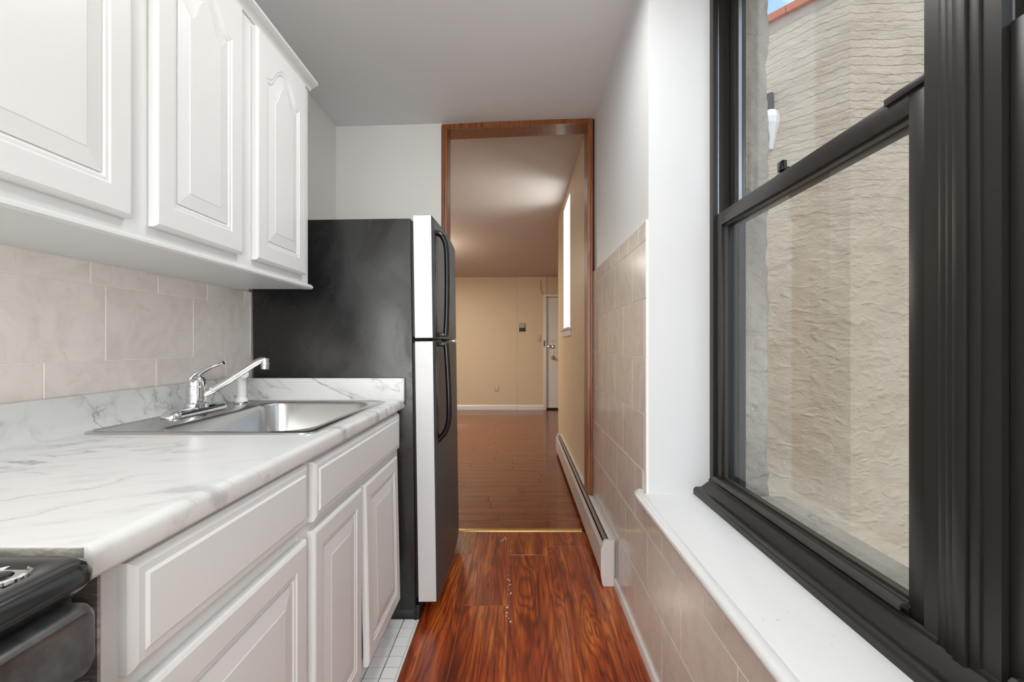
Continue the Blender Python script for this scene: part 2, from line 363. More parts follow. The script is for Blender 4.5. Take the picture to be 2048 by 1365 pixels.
# white mosaic left of the laminate, running under the base cabinets
tp = .0595
for ix in range(4):
    for iy in range(20):
        x0 = -.4335 - tp*(ix+1); y0 = .95 + tp*iy
        if y0 > 2.05: continue
        box('mosaic_tile', x0+.0022, x0+tp-.0022, y0+.0022, y0+tp-.0022, -.014, -.006, 'mosaic_white', FL)
bm = bmesh.new(); bx(bm, -.437, -.4275, .95, YD0-.04, -.014, -.006); link_mesh('mosaic_edge', bm, 'mosaic_white', FL)
j = 0; y = YD0+.0
random.seed(3)
while y < YF-.01:
    x = -3.2 - random.random()*1.1
    while x < 1.8:
        a, b = max(x, -3.2), min(x+1.22, 1.8)
        if b-a > .03: plank(a, b, y, min(y+.127, YF), -.010, .002, 'dark_cherry_plank', FF)
        x += 1.22
    y += .127
tag(prof('threshold_strip', [(2.955, .0), (2.958, .006), (2.967, .009), (2.985, .009), (2.994, .006), (2.997, .0)], 'x', -.40, .40, 'strip_brass'), 'worn brass threshold strip on the floor across the doorway', 'threshold')
th = bpy.data.objects['threshold_strip']
for sx in (-.33, -.13, .06, .24):
    lathe('screw', (sx, 2.976, .0088), (0, 0, 1), [(0, .0045), (.0008, .004)], 'fin_metal', th, 10)

# ---- wall tiles
def wall_tile(x, sgn, y0, y1, z0, z1, mat, parent, th=.006):
    """tile whose face lies at x, wall behind it in direction sgn"""
    g = .0014; c = .0012
    y0 += g; y1 -= g; z0 += g; z1 -= g
    if y1-y0 < .006 or z1-z0 < .006: return
    bm = bmesh.new(); xb = x + sgn*th; xm = x + sgn*c
    loft(bm, [[(xb, y0, z0), (xb, y1, z0), (xb, y1, z1), (xb, y0, z1)], [(xm, y0, z0), (xm, y1, z0), (xm, y1, z1), (xm, y0, z1)],
              [(x, y0+c, z0+c), (x, y1-c, z0+c), (x, y1-c, z1-c), (x, y0+c, z1-c)]])
    link_mesh('tile', bm, mat, parent)
def tile_row(x, sgn, z0, z1, ya, yb, first, step, mat, parent):
    y = first - step*math.ceil((first-ya)/step)
    while y < yb:
        wall_tile(x, sgn, max(y, ya), min(y+step, yb), z0, z1, mat, parent); y += step
box('grout_bed', XL, XLT-.0015, .0, 2.75, e(-.262), e(.2265), 'grout', WL)
tile_row(XLT, -1, e(.164), e(.2265), .0, 2.05, 1.262, .237, 'left_tile', WL)
tile_row(XLT, -1, e(-.044), e(.164), .0, 2.05, 1.308, .353, 'left_tile', WL)
tile_row(XLT, -1, e(-.252), e(-.044), .0, 2.05, 1.1376, .353, 'left_tile', WL)
boxes('grout_bed', [(XRT+.0012, XR, YW, YD0, 0.002, ZTILE), (XRT+.0012, XR, .0, YW, .002, STOOL-.02)], 'grout', WR)
rows = [e(.466), e(.390), e(.173), e(-.045), e(-.262), e(-.480), e(-.697), e(-.915), e(-1.132), 0.003]
for k in range(9):
    first = 1.963 if k % 2 else 1.779
    if k == 0: first = 1.86
    step = .355 if k else .178
    z1, z0 = rows[k], rows[k+1]
    if z0 >= STOOL: tile_row(XRT, 1, z0, z1, YW+.022, YD0-.004, first, step, 'right_tile', WR)
    elif z1 > STOOL:
        tile_row(XRT, 1, z0, STOOL-.038, .0, YW+.05, first-.05, step, 'right_tile', WR); tile_row(XRT, 1, z0, z1, YW+.05, YD0-.004, first-.05, step, 'right_tile', WR)
    else: tile_row(XRT, 1, z0, z1, .0, YD0-.004, first-.05, step, 'right_tile', WR)
    if z0 >= STOOL: tile_row(XRT-.001, 1, z0, z1, YW+.001, YW+.022, YW+.001, .021, 'right_tile', WR)
prof('baseboard_right', [(XRT, .0), (XRT-.012, .0), (XRT-.012, .028), (XRT-.008, .034), (XRT, .036)], 'y', .0, 2.30, 'heater_enamel'); tag(bpy.data.objects['baseboard_right'], kind='structure')

# ---- doorway casing
TR = empty('trim_1', (-.47, YD0, 0), kind='structure')
def casing_v(xo, xi, z0, ztop_o, ztop_i):
    # xo outer edge, xi opening edge; moulded strip standing 12 mm off the wall
    bm = bmesh.new(); s = 1 if xi > xo else -1; w = abs(xi-xo)
    p = [(xo, YD0), (xo, YD0-.010), (xo+s*.004, YD0-.014), (xo+s*w*.45, YD0-.014), (xo+s*w*.55, YD0-.008), (xi, YD0-.006), (xi, YD0)]
    loft(bm, [[(a, b, z0) for a, b in p], [(a, b, ztop_o + (ztop_i-ztop_o)*abs(a-xo)/w) for a, b in p]])
    return link_mesh('casing_board', bm, 'casing_wood', TR)
casing_v(-.487, -.455, 0, e(1.406), e(1.374))
casing_v(.4735, .440, e(-.955), e(1.447), e(1.413))
bm = bmesh.new()   # head casing, slanted
A = [(-.487, e(1.406)), (-.455, e(1.374)), (.440, e(1.413)), (.4735, e(1.447))]
loft(bm, [[(a, YD0-.0005, b) for a, b in A], [(a, YD0-.012, b-.002) for a, b in A]])
link_mesh('casing_board', bm, 'casing_wood', TR)
boxes('jamb', [(-.475, -.455, YD0-.004, YD1+.006, 0, e(1.374))], 'casing_wood', TR)
boxes('jamb', [(.440, .462, YD0-.004, YD1+.006, e(-.955), e(1.413))], 'casing_wood', TR)
bm = bmesh.new(); extrude_profile(bm, [(-.455, e(1.374)), (.440, e(1.413)), (.440, e(1.435)), (-.455, e(1.396))], 'y', YD0-.004, YD1+.006)
link_mesh('head_jamb', bm, 'casing_wood', TR)
boxes('caulk_gap', [(-.4915, -.4875, YD0-.0015, YD0+.01, 0, e(1.398)), (.4715, .4838, YD0-.0015, YD0+.01, ZTILE, e(1.44))], 'gap_dark', TR)

# ---- window recess: stool and the paired windows
def stool_profile():
    pts = [(.66, STOOL), (.470, STOOL), (.466, STOOL-.0025), (.462, STOOL)]
    for k in range(9):
        a = PI/2 + PI*k/8; pts.append((.449 + .013*math.cos(a), STOOL-.013 + .013*math.sin(a)))
    pts += [(.460, STOOL-.028), (.462, STOOL-.036), (XRT, STOOL-.040), (XRT, STOOL-.024), (.66, STOOL-.024)]
    return pts
bm = bmesh.new(); extrude_profile(bm, stool_profile(), 'y', -.2, YW+.0)
st = link_mesh('trim_2', bm, 'sill_white', smooth=True); tag(st, kind='structure')
bm = bmesh.new()       # horn of the stool that runs on past the recess
hp = [p for p in stool_profile() if p[0] <= XRT+.001]
loft(bm, [[(x, YW, z) for x, z in hp], [(x+.004, YW+.045, z) for x, z in hp], [(XRT - (XRT-x)*.4, YW+.062, z) for x, z in hp]])
link_mesh('stool_horn', bm, 'sill_white', st, smooth=True)
random.seed(5)
bm = bmesh.new()
for q in range(9):     # little paint chips
    bx(bm, *(lambda x, y: (x, x+.003+random.random()*.003, y, y+.003+random.random()*.004))(.49+random.random()*.14, .75+random.random()*.9), STOOL-.001, STOOL+.0003)
link_mesh('paint_chips', bm, 'heater_enamel', st)

def window_unit(name, y0, y1):
    """double-hung aluminium window between y0 and y1 (outside of frame), plane about x=.76"""
    zb = e(-.535); w = empty(name, (.76, (y0+y1)/2, zb), kind='structure')
    zt = ZS; f = .032
    # frame: jambs with stepped tracks, head, sill pan
    def jamb(ya, s):
        # stepped in plan: (x,y)
        st_ = [(.712, 0), (.712, .030), (.728, .030), (.728, .022), (.764, .022), (.764, .031), (.770, .031), (.770, .020), (.806, .020), (.806, .034), (.83, .034), (.83, 0)]
        bm = bmesh.new(); extrude_profile(bm, [(x, ya + s*d) for x, d in st_], 'z', zb, zt)
        return link_mesh('frame_jamb', bm, 'bronze', w)
    jamb(y1, -1); jamb(y0, 1)
    for ya, s in ((y1, -1), (y0, 1)):
        box('track_strip', .7305, .7345, *sorted((ya+s*.0225, ya+s*.0275)), e(.47), zt-.03, 'track_metal', w)
        box('track_strip', .7735, .7775, *sorted((ya+s*.0205, ya+s*.0265)), e(.47), zt-.03, 'track_metal', w)
    boxes('frame_head', [(.712, .83, y0, y1, zt-.035, zt)], 'bronze', w)
    # sill pan with ridges
    P = [(.708, zb), (.708, e(-.500)), (.714, e(-.497)), (.716, e(-.512)), (.722, e(-.512)), (.724, e(-.505)), (.80, e(-.515)), (.83, e(-.525)), (.84, e(-.56)), (.708, e(-.56))]
    bm = bmesh.new(); extrude_profile(bm, P, 'y', y0, y1); link_mesh('frame_sill', bm, 'bronze', w)
    def sash(nm, xa, xb, za, zb_, rb, rt, light):
        a, b = y0+.032, y1-.032; stl = .043; xg = (xa+xb)/2+.004
        s = boxes(nm, [(xa, xb, a, a+stl, za, zb_), (xa, xb, b-stl, b, za, zb_), (xa, xb, a+stl, b-stl, za, za+rb), (xa, xb, a+stl, b-stl, zb_-rt, zb_)], 'bronze', w, bev=.0012)
        q = .006   # stepped glazing bead
        boxes('glazing_bead', [(xa+.010, xg, a+stl-.001, a+stl+q, za+rb, zb_-rt), (xa+.010, xg, b-stl-q, b-stl+.001, za+rb, zb_-rt),
             (xa+.010, xg, a+stl, b-stl, za+rb-.001, za+rb+q), (xa+.010, xg, a+stl, b-stl, zb_-rt-q, zb_-rt+.001)], light, s)
        boxes('pane', [(xg, xg+.003, a+stl, b-stl, za+rb, zb_-rt)], 'window_glass', s)
        return s
    lo = sash('lower_sash', .722, .760, e(-.512), e(.474), .034, .046, 'bronze_light')
    up = sash('upper_sash', .772, .806, e(.434), zt-.034, .044, .034, 'track_metal')
    # lift rail on the bottom of the lower sash, cover plates and the latch on the meeting rail
    prof('lift_rail', [(.724, e(-.480)), (.706, e(-.476)), (.700, e(-.481)), (.700, e(-.489)), (.703, e(-.489)), (.704, e(-.483)), (.724, e(-.486))], 'y', y0+.07, y1-.05, 'bronze_light', lo)
    yc_ = y0 + .032
    boxes('rail_cap', [(.716, .7225, yc_+.001, yc_+.095, e(.466), e(.480))], 'bronze', lo, bev=.001)
    L = .10
    for yy in (y0+.505,):
        bm = bmesh.new(); bx(bm, .728, .752, yy-.028, yy+.028, e(.474), e(.480), .002)
        lt = link_mesh('sash_latch', bm, 'gloss_black', lo, smooth=True)
        bm = bmesh.new(); bx(bm, .722, .736, yy-.014, yy+.014, e(.480), e(.508), .003); bx(bm, .730, .748, yy-.008, yy+.008, e(.480), e(.492), .003)
        link_mesh('latch_thumb', bm, 'gloss_black', lt, smooth=True)
    return w
w1 = window_unit('window_1', .795, YW)
w2 = window_unit('window_2', -.245, .7226+.0)
# mullion between the two, built of narrow cover strips
WM = empty('trim_3', (.73, .76, e(-.535)), kind='structure')
for a, b, xx in ((.7226, .741, .708), (.7415, .764, .704), (.7645, .779, .707), (.7795, .7945, .709)):
    box('mullion_strip', xx, .83, a, b, e(-.535), ZS, 'bronze', WM, bev=.0015)
# black inside sill with bull nose
pts = [(.712, e(-.505)), (.680, e(-.528))]
for k in range(8):
    a = PI*.38 + PI*.62*k/7; pts.append((.664 + .013*math.cos(a), e(-.541) + .013*math.sin(a)))
pts += [(.651, STOOL), (.712, STOOL)]
bm = bmesh.new(); extrude_profile(bm, pts, 'y', -.2, YW); SB = tag(link_mesh('trim_4', bm, 'bronze', smooth=True), kind='structure')

# ------------------------------------------------------------------ outside: pier, shaft walls, sky coping
def relief(name, P0, U, nu, nv, du, dv, depth_f, mat, nrm):
    bm = bmesh.new(); U = Vector(U).normalized(); n_ = Vector(nrm).normalized(); P0 = Vector(P0); g = []
    for i in range(nu+1):
        r = []
        for j in range(nv+1):
            p = P0 + U*du*i + Vector((0, 0, 1))*dv*j; nn_ = n_ if i else Vector((-.39, -.92, 0))
            r.append(bm.verts.new(p + nn_*depth_f(p, i*du, j*dv)))
        g.append(r)
    for i in range(nu):
        for j in range(nv): bm.faces.new((g[i][j], g[i+1][j], g[i+1][j+1], g[i][j+1]))
    o = link_mesh(name, bm, mat, smooth='all')
    return o
def course(p, u, v):
    q = noise.noise(Vector((p.x*1.3+p.y*.9, p.y*1.1, p.z*1.7)))
    c = (v + .012*noise.noise(Vector((u*2.2, 3, v*1.5))))/.068
    d = abs((c % 1) - .5)*2                      # 1 at a joint
    k = max(0, min(1, (noise.noise(Vector((u*.8, 9, v*.8)))+.55 + (v-2.0)*.28)))   # joints fade downwards
    j = -.010*max(0, (d-.62)/.38)*k
    lump = .010*q + .007*noise.noise(Vector((p.x*7, p.y*7, p.z*9))) + .005*noise.noise(Vector((p.x*19, p.y*19, p.z*24)))
    rp_ = .003*noise.noise(Vector((u*9, 2, v*30)))
    return lump*.8
ZG = -1.6
cx_, cy_ = 2.57, 3.64
rf = relief('wall_shaft', (cx_, cy_, ZG), (1, 0, 0), 150, 300, .02, 6.05/300 if False else .0187, course, 'stucco', (0, -1, 0))
rf = tag(rf, kind='structure')
dl = Vector((-.796, 1, 0)).normalized()
lf = relief('wall_shaft_splayed', (cx_, cy_, ZG), dl, 88, 300, .02, .0187, course, 'stucco', (-1, -.796, 0)); tag(lf, kind='structure')
ZT = ZG + 300*.0187     # top of the walls
# parapet coping tiles
CP = empty('trim_5', (cx_, cy_, ZT), kind='structure')
def coping(P0, U, n):
    U = Vector(U).normalized(); Nn = Vector((U.y, -U.x, 0)) if U.y < .5 and U.x > .5 else Vector((-U.y, U.x, 0))
    for k in range(n):
        a = Vector(P0) + U*(.45*k+.002); b = Vector(P0) + U*(.45*(k+1)-.004)
        prf = [(-.05, -.03), (-.05, .03), (.10, .10), (.30, .10), (.30, -.03)]
        bm = bmesh.new(); loft(bm, [[q + OUT*(-s) + Vector((0, 0, h)) for s, h in prf] for q in (a, b)])
        link_mesh('coping_tile', bm, 'terracotta', CP)
OUT = Vector((0, -1, 0)); coping((cx_, cy_, ZT), (1, 0, 0), 6)
OUT = Vector((-1, -.796, 0)).normalized(); coping((cx_, cy_, ZT), dl, 4)
tag(box('wall_shaft_side', 5.56, 5.72, -3, cy_+.1, ZG, ZT-.02, 'stucco'), kind='structure')
tag(box('floor_shaft', XEXT, 6, -3, 7, ZG-.1, ZG, 'pier_stucco'), kind='structure')
# rough pier: outer edge of our own wall, seen through the pane
def pier(p, u, v):
    return .006*noise.noise(Vector((u*22, 1, v*5))) + .005*noise.noise(Vector((u*40, 5, v*26)))
bm = bmesh.new(); nz_ = 260; z0_ = e(-.62); z1_ = 2.75; cols = []
random.seed(2)
for j in range(nz_+1):
    z = z0_ + (z1_-z0_)*j/nz_; r = []
    wob = .010*noise.noise(Vector((.3, 2, z*5))) + .006*noise.noise(Vector((.3, 7, z*21)))
    ledge = .825
    ring = []
    for i in range(11):
        s = i/10; x = ledge + (XEXT+.012+wob-ledge)*s; y = YW - .012 - pier(None, x*1.0, z)*1.5
        hole = sum(.02*math.exp(-(((x-hx)/.008)**2 + ((z-hz)/.012)**2)) for hx, hz in ((.845, e(.69)), (.872, e(-.24))))
        ring.append((x, y+hole, z))
    ring.append((XEXT+.014+wob, YW+.03, z)); ring.append((XEXT+.012+wob*.3, YW+.30, z)); ring.append((.86, YW+.30, z)); ring.append((.83, YW+.02, z))
    cols.append(ring)
loft(bm, cols); tag(link_mesh('trim_6', bm, 'pier_stucco', smooth='all'), kind='structure')
tag(boxes('trim_7', [(.835, XEXT+.06, -.32, YW-.03, e(-.62), e(-.555))], 'pier_stucco'), kind='structure')   # outside sill
# white rain leader head on the splayed wall
def on_splay(t): return Vector((cx_-.796*t, cy_+t, 0))
c = on_splay(.455); n_ = OUT; uu = dl
LH = empty('rain_leader_head', (c.x, c.y, e(1.70)), 'white tapered rain leader head with dark pipe on stucco wall', 'gutter')
def hexa(name, c0, segs, mat, par):
    bm = bmesh.new(); L = []
    for z, w, d in segs:
        L.append([Vector((c0.x, c0.y, z)) + uu*a*w + n_*b for a, b in ((-1, 0), (-1, d*.6), (-.5, d), (.5, d), (1, d*.6), (1, 0))])
    loft(bm, L); return link_mesh(name, bm, mat, par)
hexa('hopper', c, [(e(1.70), .010, .03), (e(1.91), .062, .095), (e(1.96), .066, .100), (e(2.02), .050, .085)], 'white_plastic', LH)
bm = bmesh.new(); b0 = Vector((c.x, c.y, 0))
loft(bm, [[b0 + uu*a + n_*b + Vector((0, 0, z)) for a, b in ((-.022, .010), (.022, .010), (.022, .05), (-.022, .05))] for z in (e(2.0), e(2.18))])
link_mesh('downpipe', bm, 'bronze', LH)

# ------------------------------------------------------------------ raised-panel doors
def panel_door(name, xf, th, y0, y1, z0, z1, parent, frame=.06, arch=0, edge=.006, groove=.005, rise=.035, facing=1, mat='cabinet_white', flat=False):
    """door with face at x=xf looking towards +x; outline may carry a cathedral arch at the top"""
    nA = 25 if arch else 5
    w = y1-y0; cy = (y0+y1)/2
    def outline(ins, dep, arch_on, top_ins=None):
        ti = ins if top_ins is None else top_ins
        pts = [(y0+ins, z0+ins), (y1-ins, z0+ins)]
        hw = w/2-ins
        for k in range(nA):
            s = 1 - 2*k/(nA-1)
            a = 0
            if arch_on:
                q = min(1, abs(s)/.93); a = arch*((1-.6*(q/.62)**2) if q < .62 else .4*((1-q)/.38)**2.2) - arch
            pts.append((cy + s*hw, z1 - ti + a))
        return [(xf-dep, p, q) for p, q in pts]
    L = [outline(0, th, 0), outline(0, edge, 0), outline(edge*.5, edge*.45, 0), outline(edge*1.4, 0, 0)]
    if flat:
        L += [outline(frame, 0, 0), outline(frame+.004, -.0035, 0)]
        bm = bmesh.new(); loft(bm, L); return link_mesh(name, bm, mat, parent)
    L += [outline(frame, 0, 1), outline(frame+.004, .0025, 1), outline(frame+.010, .0025, 1), outline(frame+.014, groove, 1), outline(frame+.017, groove+.002, 1)]
    bm = bmesh.new(); loft(bm, L); d = link_mesh(name, bm, mat, parent)
    bm = bmesh.new(); q = frame+.0175
    loft(bm, [outline(q, groove+.0019, 1), outline(q, groove-.001, 1), outline(q+rise, .0005, 1), outline(q+rise+.002, -.0005, 1)], cap0=False)
    link_mesh('raised_panel', bm, mat, d)
    return d
# ---- wall cabinets
XU = -.845
UC = empty('wall_cabinet', (-1.0, .9, e(.223)), 'long white wall cabinet with arched raised-panel doors above the sink counter', 'cabinet')
boxes('carcass', [(XL+.002, XU-.02, -.5, 1.884, e(.236), e(1.03)), ], 'cabinet_white', UC)
# face frame
fr_ = [(XU-.02, XU, -.5, 1.884, e(.2435), e(.30)), (XU-.02, XU, -.5, 1.884, e(.985), e(1.03))]
for a, b in ((-.5, -.45), (.0, .06), (.58, .64), (1.0, 1.085), (1.40, 1.50), (1.81, 1.884)): fr_.append((XU-.02, XU, a, b, e(.30), e(.985)))
boxes('face_frame', fr_, 'cabinet_white', UC)
pr = [(XU, e(.223)), (XU+.012, e(.223)), (XU+.018, e(.228)), (XU+.018, e(.234)), (XU+.010, e(.241)), (XU, e(.243))]
prof('light_rail', [(XU-.02, e(.223))] + pr + [(XU-.02, e(.243))], 'y', -.5, 1.892, 'cabinet_white', UC)
boxes('bottom_panel', [(XL+.016, XU-.02, -.5, 1.884, e(.2235), e(.236))], 'cabinet_white', UC)
prof('crown_moulding', [(XU-.02, e(1.03)), (XU, e(1.022)), (XU+.006, e(1.022)), (XU+.010, e(1.030)), (XU+.022, e(1.036)), (XU+.030, e(1.040)), (XU+.038, e(1.046)), (XU+.036, e(1.056)), (XU+.028, e(1.060)), (XU-.02, e(1.060))], 'y', -.5, 1.895, 'cabinet_white', UC)
for a, b in ((-.44, -.02), (.06, .50), (.555, 1.008), (1.071, 1.412), (1.486, 1.828)):
    panel_door('door', XU+.020, .019, a, b, e(.270), e(1.012), UC, frame=.056, arch=.075)

# ---- base cabinets
XB = -.505; XBD = -.486
ZC = e(-.2265)          # counter top
BC = empty('base_cabinet', (-.82, 1.24, -.014), 'white base cabinet under the marbled counter, between range and refrigerator', 'cabinet')
boxes('carcass', [(XL+.03, XB-.02, .5685, .580, .135, ZC-.042), (XL+.03, XB-.02, 1.939, 1.955, .135, ZC-.042), (XL+.03, XB-.02, .580, 1.939, .135, .152), (XL+.03, XL+.042, .580, 1.939, .152, ZC-.042), (XL+.042, XB-.02, 1.09, 1.106, .152, .70)], 'cabinet_white', BC)
boxes('toe_kick', [(XL+.03, XB-.06, .57, 1.955, -.014, .135)], 'cabinet_white', BC)
ff = [(XB-.019, XB, .568, 1.955, ZC-.065, ZC-.0405), (XB-.019, XB-.0006, .569, 1.954, e(-.455), e(-.405)), (XB-.019, XB, .568, 1.955, .118, .160)]
for a, b in ((.568, .61), (1.07, 1.135), (1.455, 1.505), (1.87, 1.955)): ff.append((XB-.019, XB, a, b, .16, ZC-.065))
boxes('face_frame', ff, 'cabinet_white', BC)
boxes('end_panel', [(XL+.03, XB-.0005, .564, .5678, -.014, ZC-.040)], 'grey_stone', BC)
panel_door('drawer_front', XBD, .019, .592, 1.090, e(-.418), e(-.276), BC, frame=.020, edge=.007, flat=True)
panel_door('drawer_front', XBD, .019, 1.124, 1.925, e(-.425), e(-.281), BC, frame=.020, edge=.007, flat=True)
panel_door('door', XBD, .019, .592, 1.086, e(-1.03), e(-.449), BC, frame=.052)
panel_door('door', XBD, .019, 1.121, 1.465, e(-1.03), e(-.445), BC, frame=.048)
d = panel_door('door', XBD, .019, 1.500, 1.900, e(-1.03), e(-.448), BC, frame=.050)
d.rotation_euler = (0, math.radians(-1.2), 0); d.location.x += .010

# ---- counter (sink cut-out), rolled front edge
SX0, SX1, SY0, SY1 = -1.112, -.520, 1.180, 1.867
CT = empty('countertop', (-.8, 1.25, ZC-.04), 'white marbled laminate countertop with low backsplash and rolled front edge', 'countertop')
XF = -.480
yn, yf = .530, 1.985
def front_prof(xb):
    pts = [(xb, ZC)]
    for k in range(7):
        a = PI/2 - PI/2*k/6; pts.append((XF-.014 + .014*math.cos(a), ZC-.014 + .014*math.sin(a)))
    for k in range(4):
        a = -PI/2*k/3; pts.append((XF-.006 + .006*math.cos(a), ZC-.034 + .006*math.sin(a)))
    pts += [(XF-.035, ZC-.040), (XF-.035, ZC-.022), (xb, ZC-.022)]
    return pts
bm = bmesh.new()
extrude_profile(bm, front_prof(SX1-.03), 'y', yn, yf)
bx(bm, XL+.016, SX1-.03, yn, SY0+.03, ZC-.022, ZC); bx(bm, XL+.016, SX1-.03, SY1-.03, yf, ZC-.022, ZC)
bx(bm, XL+.016, SX0+.03, SY0+.03, SY1-.03, ZC-.022, ZC)
link_mesh('counter_slab', bm, 'laminate', CT, smooth=True)
# rounded near end + grey end strip
box('end_strip', XL+.016, XF-.010, yn-.0035, yn, ZC-.040, ZC-.0025, 'grey_stone', CT)
zb_ = e(-.131)
cove = [(XL+.016, ZC), (-1.098, ZC)]
for k in range(6):
    a = PI/2*k/5; cove.append((-1.098 - .028*math.sin(a), ZC+.0005 + .028*(1-math.cos(a))))
cove += [(-1.1265, zb_-.006), (-1.130, zb_), (XL+.016, zb_)]
prof('backsplash', cove, 'y', yn, yf-.02, 'laminate', CT)
box('side_splash', XL+.016, XF, yf-.021, yf, ZC-.024, e(-.1405), 'laminate', CT, bev=.0015)

# ---- sink
ZK = ZC+.004
SK = empty('sink', ((SX0+SX1)/2, (SY0+SY1)/2, ZC), 'single-bowl stainless steel drop-in sink set in the counter', 'sink')
cxs, cys = (SX0+SX1)/2, (SY0+SY1)/2; hx, hy = (SX1-SX0)/2, (SY1-SY0)/2
bcx, bcy, bhx, bhy = (-.968-.562)/2, (1.222+1.832)/2, (.968-.562)/2, (1.832-1.222)/2
def ring(cx, cy, a, b, r, z): return [(x, y, z) for x, y in rrect(cx, cy, a, b, r, 8)]
bm = bmesh.new()
loft(bm, [ring(cxs, cys, hx, hy, .035, ZC+.0003), ring(cxs, cys, hx-.002, hy-.002, .034, ZK), ring(cxs, cys, hx-.012, hy-.012, .03, ZK+.003),
          ring(cxs, cys, hx-.022, hy-.022, .026, ZK-.001), ring(bcx, bcy, bhx+.008, bhy+.008, .085, ZK-.001), ring(bcx, bcy, bhx, bhy, .078, ZK-.004)], cap0=False, cap1=False)
link_mesh('rim', bm, 'brushed_steel', SK, smooth=True)
bm = bmesh.new()
loft(bm, [ring(bcx, bcy, bhx, bhy, .078, ZK-.004), ring(bcx, bcy, bhx-.004, bhy-.004, .075, ZK-.012), ring(bcx, bcy, bhx-.010, bhy-.010, .07, ZK-.13),
          ring(bcx, bcy, bhx-.018, bhy-.018, .065, ZK-.152), ring(bcx, bcy, bhx-.045, bhy-.045, .05, ZK-.165), ring(bcx, bcy, .06, .06, .058, ZK-.170)], cap0=False)
bw = link_mesh('bowl', bm, 'bowl_steel', SK, smooth=True)
lathe('drain', (bcx, bcy, ZK-.1705), (0, 0, 1), [(0, .052), (.003, .055), (.004, .050), (.001, .042), (.001, .01)], 'chrome', bw)

# ---- faucet
FX, FY = -1.052, 1.535
FA = empty('faucet', (FX, FY, ZK+.001), 'chrome single-lever kitchen faucet on a long base plate behind the sink bowl', 'faucet')
bm = bmesh.new()
L = []
for sc, z in ((1, 0), (1, .006), (.93, .013), (.72, .020), (.45, .0235)):
    L.append([(FX + (x-FX)*sc, FY + (y-FY)*(1-(1-sc)*.35), ZK+z) for x, y in rrect(FX, FY, .029, .135, .0285, 8)])
loft(bm, L); link_mesh('base_plate', bm, 'chrome', FA, smooth=True)
lathe('body', (FX, FY, ZK+.018), (0, 0, 1), [(0, .034), (.014, .034), (.016, .029), (.040, .029), (.0405, .0275), (.042, .0275), (.0425, .029), (.068, .029), (.069, .027), (.071, .027), (.072, .028)], 'chrome', FA, 32)
# lever: dome flowing into a curved blade
bm = bmesh.new()
bmz = ZK+.090
loft(bm, cyl_loops((FX, FY, bmz), (0, 0, 1), [(0, .028), (.010, .0275), (.020, .025), (.028, .018), (.031, .006)], 24))
dr = Vector((.95, .30, 0)).normalized(); F0 = Vector((FX, FY, bmz))
pa = smooth_path([F0 - dr*.012 + Vector((0, 0, .002)), F0 - dr*.006 + Vector((0, 0, .022)), F0 + dr*.010 + Vector((0, 0, .040)), F0 + dr*.036 + Vector((0, 0, .056)), F0 + dr*.062 + Vector((0, 0, .067)), F0 + dr*.078 + Vector((0, 0, .073))], 6)
rk = [.0165, .0190, .0175, .0120, .0085, .0100, .0060]; nP = len(pa)
ra = [rk[min(5, int(i/(nP-1)*6))]*(1-(i/(nP-1)*6)%1) + rk[min(6, int(i/(nP-1)*6)+1)]*((i/(nP-1)*6)%1) for i in range(nP)]
loft(bm, tube_loops(pa, ra, 16, (1.2, .62)))
link_mesh('lever', bm, 'chrome', FA, smooth=True)
ds = Vector((.93, .30, 0)).normalized()
sp = smooth_path([Vector((FX, FY, ZK+.058)) + ds*.018, Vector((FX, FY, ZK+.078)) + ds*.055, Vector((FX, FY, ZK+.120)) + ds*.115, Vector((FX, FY, ZK+.156)) + ds*.165, Vector((FX, FY, ZK+.169)) + ds*.188, Vector((FX, FY, ZK+.170)) + ds*.203], 5)
nP = len(sp); spt = tube('spout', sp, [.0115-.001*i/nP for i in range(nP)], 'chrome', FA, 16)
tipp = Vector((FX, FY, ZK+.170)) + ds*.201
lathe('aerator', tipp + Vector((0, 0, .008)), (0, 0, -1), [(0, .009), (.002, .0125), (.016, .0125), (.017, .0145), (.019, .0145), (.020, .0135), (.038, .0125), (.039, .010)], 'chrome', spt, 24)
# ---- side sprayer
PX, PY = -1.052, 1.785
SP = empty('side_sprayer', (PX, PY, ZK), 'white pull-out side sprayer in a chrome collar beside the faucet', 'sprayer')
lathe('collar', (PX, PY, ZK), (0, 0, 1), [(0, .027), (.003, .027), (.007, .022), (.009, .018)], 'chrome', SP)
lathe('holder', (PX, PY, ZK+.006), (0, 0, 1), [(0, .0225), (.006, .021), (.016, .0185), (.017, .0175)], 'white_plastic', SP)
lathe('wand', (PX, PY, ZK+.020), (0, 0, 1), [(0, .016), (.02, .0165), (.055, .0155), (.080, .015), (.092, .010)], 'white_plastic', SP)
hd = Vector((.72, -.66, .12)).normalized()
hc = Vector((PX, PY, ZK+.108))
lathe('spray_head', hc - hd*.020, hd, [(0, .010), (.003, .0135), (.020, .0155), (.048, .0165), (.050, .0155), (.0505, .012), (.049, .0115)], 'white_plastic', SP)
tube('trigger', smooth_path([hc - hd*.016 + Vector((0, 0, -.004)), hc - hd*.030 + Vector((0, 0, -.020)), hc - hd*.034 + Vector((0, 0, -.042))], 5), .0035, 'white_plastic', SP, 8, (2, 1))

